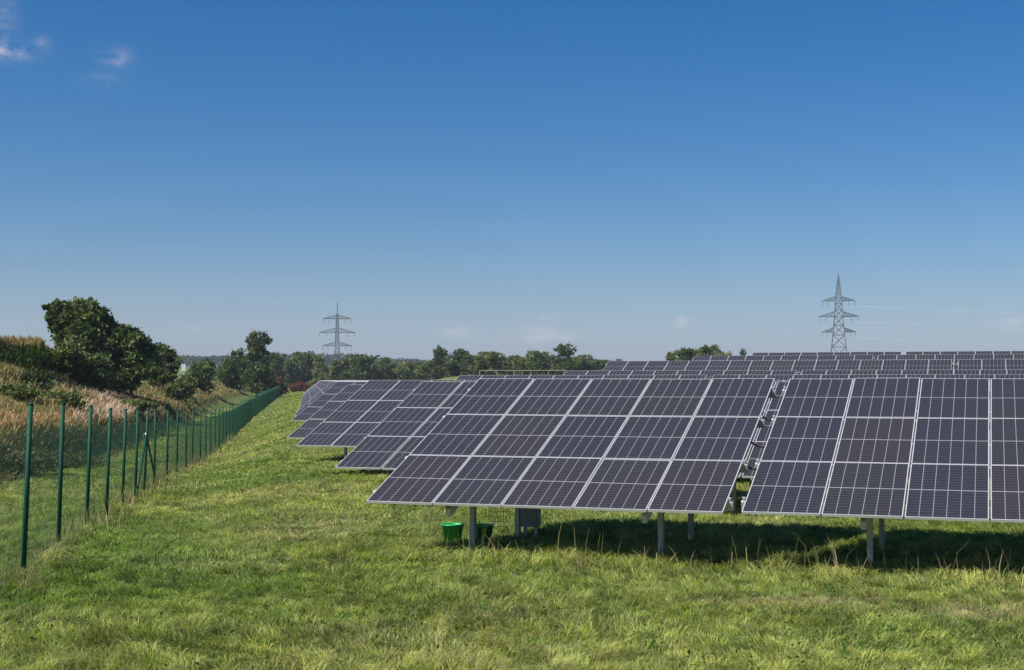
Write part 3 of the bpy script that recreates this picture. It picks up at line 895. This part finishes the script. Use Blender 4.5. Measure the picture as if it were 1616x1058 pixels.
x0 = at(135, Yt); z0 = gz(x0, Yt) - .1
tree('broadleaf_tree', 'tallest dark broadleaf tree on the bank with a branch sticking out to the left', 'tree', x0, Yt, 6.8, 6,
     [PL(px, py, r_, x0, z0, dy) for px, py, r_, dy in ((102, 498, 21, 0), (128, 495, 23, .6), (152, 502, 22, -.3), (80, 494, 9, .2), (74, 484, 6, 0), (82, 512, 9, .2), (78, 503, 8, .1),
      (110, 530, 26, .8), (140, 535, 30, -.6), (165, 525, 24, .5), (172, 550, 24, 0), (120, 560, 26, 1), (150, 572, 28, -.8), (178, 580, 20, .4), (88, 478, 5, 0))],
     leaf=.30, n_=19000, col=DG, cvar=.42)
x0 = at(208, Yt); z0 = gz(x0, Yt) - .1
tree('broadleaf_tree', 'dark broadleaf tree right of the tallest bank tree, with a sloping top', 'tree', x0, Yt, 5, 5,
     [PL(px, py, r_, x0, z0, dy) for px, py, r_, dy in ((188, 528, 18, .3), (206, 530, 15, 0), (220, 536, 15, -.4), (228, 552, 16, .3), (198, 555, 24, .6), (215, 575, 22, -.5), (190, 580, 22, .2), (172, 590, 14, -.8), (205, 598, 16, -.9), (186, 603, 15, -1.2), (226, 588, 14, -.6), (216, 605, 12, -1.0))],
     leaf=.30, n_=13000, col=DG, cvar=.42)
x0 = at(258, 145); s = 145. / 2200; z0 = gz(x0, 145.) - .1
tree('broadleaf_tree', 'rounded dark green tree at the right end of the bank clump', 'tree', x0, 145., 4, 4,
     [PL(px, py, r_, x0, z0, dy) for px, py, r_, dy in ((248, 556, 15, 0), (264, 560, 14, .4), (272, 572, 13, -.3), (250, 578, 18, .5), (262, 590, 15, 0), (240, 585, 13, -.5), (250, 597, 13, -.9), (270, 594, 10, -.6))],
     leaf=.28, n_=7000, col=(.082, .115, .036))
tree('shrub', 'mid-green bush in front of the tallest bank tree', 'shrub', at(110, 98), 98., hpx(110, 98, 545), 2.9, None, .22, 6500, (.095, .135, .042), trunk=False, nl=9, shape='low')
tree('shrub', 'mid-green bush at the right foot of the tallest bank tree', 'shrub', at(142, 98), 98., hpx(142, 98, 560), 2.5, None, .22, 4000, (.10, .14, .05), trunk=False, nl=7, shape='low')
tree('shrub', 'dark low bush on the bank below the maize', 'shrub', at(57, 78), 78., hpx(57, 78, 585), 2.2, None, .16, 3000, (.055, .08, .028), trunk=False, nl=7, shape='low')
tree('shrub', 'small dark bush half way along the bank below the white board', 'shrub', at(280, 135), 135., hpx(280, 135, 593), 2.6, None, .22, 2500, (.07, .10, .032), trunk=False, nl=7, shape='low')
tree('shrub', 'green bush on the bank right of the white board', 'shrub', at(318, 190), 190., hpx(318, 190, 571), 3.3, None, .34, 4200, (.085, .125, .038), trunk=False, nl=8, shape='low')
for bx, bY, bt, bw, bl in ((22, 70, 606, 2.4, 'grey-green bush on the bank left of the marker post'), (96, 74, 618, 1.9, 'small olive bush on the bank between the second and third fence posts'),
                           (205, 92, 632, 2.0, 'low bush among the pale pink grasses'), 
                           (228, 104, 640, 1.6, 'small dry olive bush at the foot of the bank right of the pale pink grasses')):
    tree('shrub', bl, 'shrub', at(bx, bY), float(bY), max(.5, hpx(bx, bY, bt)), bw, None, .10 + bY * .0009, 2200, (.13, .15, .055), trunk=False, nl=8, shape='low')
tree('shrub', 'bramble thicket at the foot of the bank behind the nearest fence post', 'shrub', at(20, 46), 46., .85, 3.0, None, .10, 4200, (.10, .09, .055), trunk=False, nl=9, shape='low')
tree('shrub', 'bramble thicket at the foot of the bank behind the second fence post', 'shrub', at(92, 54), 54., .75, 2.8, None, .11, 3400, (.10, .095, .055), trunk=False, nl=9, shape='low')
tree('broadleaf_tree', 'dark green tree left of the tall lone tree beyond the bank', 'tree', at(366, 262), 262., hpx(366, 262, 555), 4.9, None, .45, 5000, (.068, .098, .032), nl=11, shape='low')
hT = hpx(406, 250, 523)
tree('broadleaf_tree', 'tall lone tree with a round top standing above the fence end', 'tree', at(406, 250), 250., 9.7, 5.6,
     [(0, 0, hT - 1.0, 1.7, 1.7, 1.0), (-1.1, .5, hT - 1.9, 1.2, 1.2, .9), (1.2, 0, hT - 1.8, 1.2, 1.2, .9), (0, -.4, hT - 3.3, 1.3, 1.3, 1.0), (-.5, .2, hT - 2.6, 1.3, 1.3, 1.0), (.7, .3, hT - 3.9, 1.3, 1.3, 1.0), (-.7, -.2, hT - 4.3, 1.3, 1.3, 1.0), (1.0, 0, hT - 4.6, 1.3, 1.3, 1.0), (-.8, .5, hT - 5.4, 1.5, 1.5, 1.1), (.5, -.5, hT - 6.8, 2.1, 2.1, 1.3), (-1.0, 0, hT - 8, 1.9, 2, 1.3), (1.2, .3, hT - 8.6, 1.8, 1.8, 1.2), (0, 0, hT - 9.8, 2.2, 2.2, 1.2)],
       .42, 7000, (.070, .102, .036))
tree('shrub', 'reddish brown bush at the far end of the fence', 'shrub', at(475, 330), 330., 2.2, 4.2, None, .4, 1500, (.17, .055, .035), trunk=False, nl=6, shape='low')
tree('broadleaf_tree', 'small brownish tree beside the fence end', 'tree', at(436, 270), 270., 4.0, 4, None, .5, 1600, (.085, .05, .03), nl=7, shape='low')

# tree line far behind the field: prototypes, then copies with their parts
PROTO = {}
for key, col, shp, cnt in (('dark', (.074, .106, .036), 'low', 10), ('olive', (.150, .160, .062), 'low', 10), ('mid', (.105, .138, .050), 'col', 11), ('deep', (.056, .078, .034), 'low', 11)):
    PROTO[key] = (col, shp, cnt)
LINE = [(432, 558, 24, 'dark'), (446, 560, 22, 'dark'), (460, 557, 22, 'mid'), (473, 559, 20, 'olive'), (487, 557, 22, 'dark'), (499, 561, 22, 'olive'),
        (514, 573, 20, 'mid'), (527, 570, 22, 'olive'), (541, 568, 22, 'dark'), (554, 562, 26, 'dark'), (570, 562, 26, 'dark'), (586, 564, 26, 'dark'), (601, 566, 26, 'mid'),
        (615, 569, 22, 'dark'), (629, 573, 22, 'olive'), (642, 572, 22, 'mid'), (655, 573, 22, 'olive'), (668, 574, 20, 'mid'), (679, 572, 20, 'dark'),
        (697, 550, 27, 'deep'), (710, 562, 17, 'mid'), (724, 553, 28, 'deep'), (740, 561, 20, 'dark'), (752, 562, 22, 'olive'), (766, 556, 24, 'mid'), (781, 556, 24, 'olive'),
        (796, 558, 24, 'mid'), (811, 562, 22, 'dark'), (824, 564, 20, 'olive'), (836, 556, 22, 'mid'), (851, 556, 24, 'dark'), (866, 561, 22, 'olive'), (880, 563, 20, 'mid'), (899, 545, 34, 'dark'),
        (915, 562, 20, 'olive'), (928, 562, 22, 'mid'), (940, 568, 18, 'dark'), (950, 573, 14, 'dark'), (978, 568, 12, 'dark'), (1062, 557, 20, 'olive'), (1080, 551, 24, 'dark'), (1098, 552, 20, 'olive'), (1116, 547, 26, 'dark'), (1131, 547, 18, 'mid'),
        (1146, 557, 12, 'olive'), (1175, 552, 10, 'dark')]
KIND = {'dark': 'dark green tree', 'olive': 'olive green tree', 'mid': 'mid-green tree', 'deep': 'tall blackish green tree'}
first = {}
for i, (px, py, wp, key) in enumerate(LINE):
    Yt = (430. if px < 510 else 400. if px < 685 else 350. if px < 1000 else 260.) + (i * 37 % 23) - 11
    x0 = at(px, Yt); zb_ = gz(x0, Yt) - .3
    h = (600 - py) / 2200 * Yt + EYE - zb_; wd = wp / 2200 * Yt * 1.15
    where = ('left of the left pylon' if px < 520 else 'between the left pylon and the two tallest dark trees' if px < 690 else
             'in the middle of the tree line' if px < 745 else 'over the pale rail fence' if px < 890 else 'at the right end of the tree line' if px < 1000 else 'behind the rising rows, left of the right pylon')
    if px == 899: lab = 'largest round tree crown at the right end of the tree line'
    elif px == 1116: lab = 'widest tree on the skyline behind the rising solar rows'
    elif px == 1175: lab = 'tiny last treetop on the skyline left of the right pylon'
    elif px == 978: lab = 'tiny lone treetop just above the rear solar rows, between tree line and skyline trees'
    else: lab = f'{KIND[key]} {where}'
    col, shp, cnt = PROTO[key]
    if (key, i % 2) not in first:
        o = tree('far_tree', lab, 'tree', x0, Yt, h, wd, None, .60, 2600, col, 'trees of the line behind the field', nl=cnt, shape=shp, sink=.3)
        first[(key, i % 2)] = (o, h, wd)
    else:
        src, hh, ww = first[(key, i % 2)]
        o = copy_tree(src); o.location = (x0, Yt, zb_); o.rotation_euler = (0, 0, rng.uniform(0, 6.28))
        o.scale = (wd / ww, wd / ww, h / hh); o['label'] = lab

# understorey along the tree line and the far forest on the ridge: masses nobody could count
xu = rng.uniform(-.215, .085, 34000); Yu = rng.uniform(425, 470, len(xu)) - 55 * sstep(-.06, -.02, xu)
Xu = xu * Yu; hu = 8.0 * (.45 + .55 * fbm(Xu * .09, Yu * .05, 61)) * np.interp(xu, [-.215, .07, .085], [1, 1, .3])
Pu = np.stack([Xu, Yu, ground(Xu, Yu) + hu * rng.random(len(xu)) ** .6], 1)
kk = fbm(Xu * .12, Yu * .05, 62)[:, None]
Tu = (np.array([.055, .085, .030]) * (1 - kk) + np.array([.14, .15, .06]) * kk) * rng.uniform(.7, 1.3, (len(xu), 1))
tag(link('undergrowth', leaves_mesh('undergrowth', Pu, rng.uniform(.5, 1.1, len(xu)), Tu), M_leaf), kind='stuff')
nf = 42000
Yf = rng.uniform(1250, 1650, nf); Xf = Yf * rng.uniform(-.46, .30, nf)
hf = 15 * (.45 + .55 * fbm(Xf * .05, Yf * .02, 71)) * np.interp(Xf / Yf, [-.11, -.06, .06, .1, .3], [1, .8, .7, .4, .25])
Pf = np.stack([Xf, Yf, ground(Xf, Yf) + hf * rng.random(nf) ** .5], 1)
Tf = np.array([.028, .046, .022]) * rng.uniform(.6, 1.35, (nf, 1)) * (.7 + .6 * fbm(Xf * .03, Yf * .01, 72))[:, None]
tag(link('forest', leaves_mesh('forest', Pf, rng.uniform(1.6, 3.6, nf), Tf), M_leaf), kind='stuff')

# ------------------------------------------------------------------ pylons and conductors
def pylon(px, Y, z_top, prof, arms, lab, rz, th):
    """prof: [(z, half width)] of the lattice mast; arms: [(z, half length, depth)]; z camera relative"""
    x = at(px, Y); zg = gz(x, Y)
    o = empty('pylon', (x, Y, zg), rz, lab, 'pylon', 'high-voltage pylons')
    prof = [(EYE + z - zg, w) for z, w in prof]; prof[0] = (-.5, prof[0][1])
    zz = [p_[0] for p_ in prof]; ww = [p_[1] for p_ in prof]
    mb = MB(); levels = [0.0]
    while levels[-1] < zz[-1] - 1.2: levels.append(levels[-1] + max(1.6, 1.7 * float(np.interp(levels[-1], zz, ww))))
    levels[-1] = zz[-1]
    hw = lambda z_: float(np.interp(z_, zz, ww))
    cs = ((-1, -1), (1, -1), (1, 1), (-1, 1))
    for z0_, z1_ in zip(levels[:-1], levels[1:]):
        a, b = hw(z0_), hw(z1_)
        for k_ in range(4):
            c0, c1 = cs[k_], cs[(k_ + 1) % 4]
            mb.bar((c0[0] * a, c0[1] * a, z0_), (c0[0] * b, c0[1] * b, z1_), th)
            mb.bar((c0[0] * a, c0[1] * a, z0_), (c1[0] * b, c1[1] * b, z1_), th * .6)
            mb.bar((c1[0] * a, c1[1] * a, z0_), (c0[0] * b, c0[1] * b, z1_), th * .6)
            mb.bar((c0[0] * b, c0[1] * b, z1_), (c1[0] * b, c1[1] * b, z1_), th * .55)
    mb.bar((0, 0, zz[-1] - .5), (0, 0, EYE + z_top - zg), th * 1.1)
    mb.build('mast', M_lattice, o)
    tips = []
    for za, hl, dp in arms:
        za = EYE + za - zg; w0 = hw(za); ab = MB(); ib_ = []
        for sd_ in (-1, 1):
            tip = (sd_ * hl, 0, za)
            for yy_ in (-1, 1):
                ab.bar((sd_ * w0, yy_ * w0, za), tip, th * .9); ab.bar((sd_ * w0, yy_ * w0, za + dp), tip, th * .8)
                nseg = 6
                for i_ in range(nseg):
                    t0, t1 = i_ / nseg, (i_ + 1) / nseg
                    bx0 = sd_ * (w0 + (hl - w0) * t0); bx1 = sd_ * (w0 + (hl - w0) * t1)
                    ab.bar((bx0, yy_ * w0 * (1 - t0), za), (bx1, yy_ * w0 * (1 - t1), za + dp * (1 - t1)), th * .5)
                    ab.bar((bx0, yy_ * w0 * (1 - t0), za), (bx0, yy_ * w0 * (1 - t0), za + dp * (1 - t0)), th * .5)
            for fr_ in (.98, .55): ib_.append((sd_ * (w0 + (hl - w0) * fr_), za))
        ab.build('crossarm', M_lattice, o)
        for bx, bz in ib_:
            sb = MB(); sb.tube([(bx, 0, bz), (bx, 0, bz - 3.4)], .12, 6)
            for i_ in range(6): sb.tube([(bx, 0, bz - .5 - i_ * .45), (bx, 0, bz - .62 - i_ * .45)], .22, 6)
            sb.build('insulator', M_lattice, o)
            tips.append(Vector((x + bx * math.cos(rz), Y + bx * math.sin(rz), zg + bz - 3.4)))
    return tips


pylon(532, 1000., 55.5, [(-3, 3.3), (14, 2.2), (25, 1.35), (36, 1.0), (47, .75)], [(24.5, 10.6, 2.6), (34, 12.7, 3.2), (44, 10, 2.6)],
      'slimmer high-voltage pylon on the left, beyond the fence end', R(8), .46)
tips = pylon(1324, 900., 69., [(-3, 7.2), (18, 4.9), (31, 3.5), (41.5, 2.6), (51.5, 2.0), (57, 1.5), (67, .25)], [(31, 10.6, 2.6), (41, 12.5, 3.0), (51.2, 10.2, 2.6)],
             'larger high-voltage pylon on the right above the solar rows', R(-14), .50)
for i, tp in enumerate(tips):
    if i % 4 < 2: continue
    end = tp + Vector((330, -150, -9)); pts = []
    for k_ in range(25):
        q_ = k_ / 24; v_ = tp.lerp(end, q_); v_.z -= 9 * 4 * q_ * (1 - q_) * .55; pts.append(v_)
    mb = MB(); mb.tube(pts, .036, 5)
    tag(mb.build('conductor', M_wirecable, None, True), f'pale overhead conductor leaving the right pylon\'s {("bottom", "middle", "top")[i // 4]} crossarm, {("", "", "outer", "inner")[i % 4]} one', 'power line', 'overhead conductors')

# ------------------------------------------------------------------ small far things
Yr = 175.; xr0, xr1 = at(757, Yr), at(892, Yr)
rf = empty('rail_fence', (xr0, Yr, gz(xr0, Yr)), 0, 'long pale rail fence on the meadow before the tree line', 'fence')
nb = 6
for i in range(nb):
    xx = xr0 + (xr1 - xr0) * i / (nb - 1); mb = MB(); zz_ = gz(xx, Yr) - gz(xr0, Yr)
    mb.box(xx - xr0 - .03, xx - xr0 + .03, -.03, .03, zz_ - .3, zz_ + .84); mb.build('post', M_wood, rf)
for hh in (.80,):
    mb = MB()
    for i in range(nb - 1):
        xa_ = xr0 + (xr1 - xr0) * i / (nb - 1); xb_ = xr0 + (xr1 - xr0) * (i + 1) / (nb - 1)
        mb.bar((xa_ - xr0, -.09, gz(xa_, Yr) - gz(xr0, Yr) + hh), (xb_ - xr0, -.09, gz(xb_, Yr) - gz(xr0, Yr) + hh), .04, .05)
    mb.build('rail', M_wood, rf)
xs_, ys_ = at(290, 150), 150.; b_ = empty('notice_board', (xs_, ys_, gz(xs_, ys_)), .1, 'small white board on a post on the bank', 'board')
ztop = EYE + (600 - 575) / 2200 * 150 - gz(xs_, ys_)
mb = MB(); mb.box(-.05, .05, -.05, .05, -.2, ztop - .02); mb.build('post', M_wood, b_)
mb = MB(); mb.box(-.22, .22, -.085, -.055, ztop - .75, ztop); mb.build('board', M_white, b_)
xs_, ys_ = at(30, 80), 80.; b_ = empty('marker_post', (xs_, ys_, gz(xs_, ys_)), .1, 'grey marker post with a small box head on the bank at far left', 'post')
ztop = EYE + (600 - 590) / 2200 * 80 - gz(xs_, ys_)
mb = MB(); mb.box(-.045, .045, -.045, .045, -.2, ztop - .2); mb.build('pole', M_box, b_)
mb = MB(); mb.box(-.13, .13, -.10, .10, ztop - .22, ztop); mb.box(-.16, .16, -.13, .13, ztop, ztop + .05); mb.build('head', M_box, b_)

# ------------------------------------------------------------------ air
hz = MB(); hz.box(-2600, 2600, -200, 2300, -8, 90)
hm = bpy.data.materials.new('haze_air'); hm.use_nodes = True
n, l = hm.node_tree.nodes, hm.node_tree.links
n.remove(n['Principled BSDF'])
pv = n.new('ShaderNodeVolumePrincipled'); pv.inputs['Density'].default_value = .00014; pv.inputs['Color'].default_value = (.72, .84, 1, 1)
l.new(pv.outputs[0], n['Material Output'].inputs['Volume'])
tag(hz.build('haze', hm), kind='stuff')
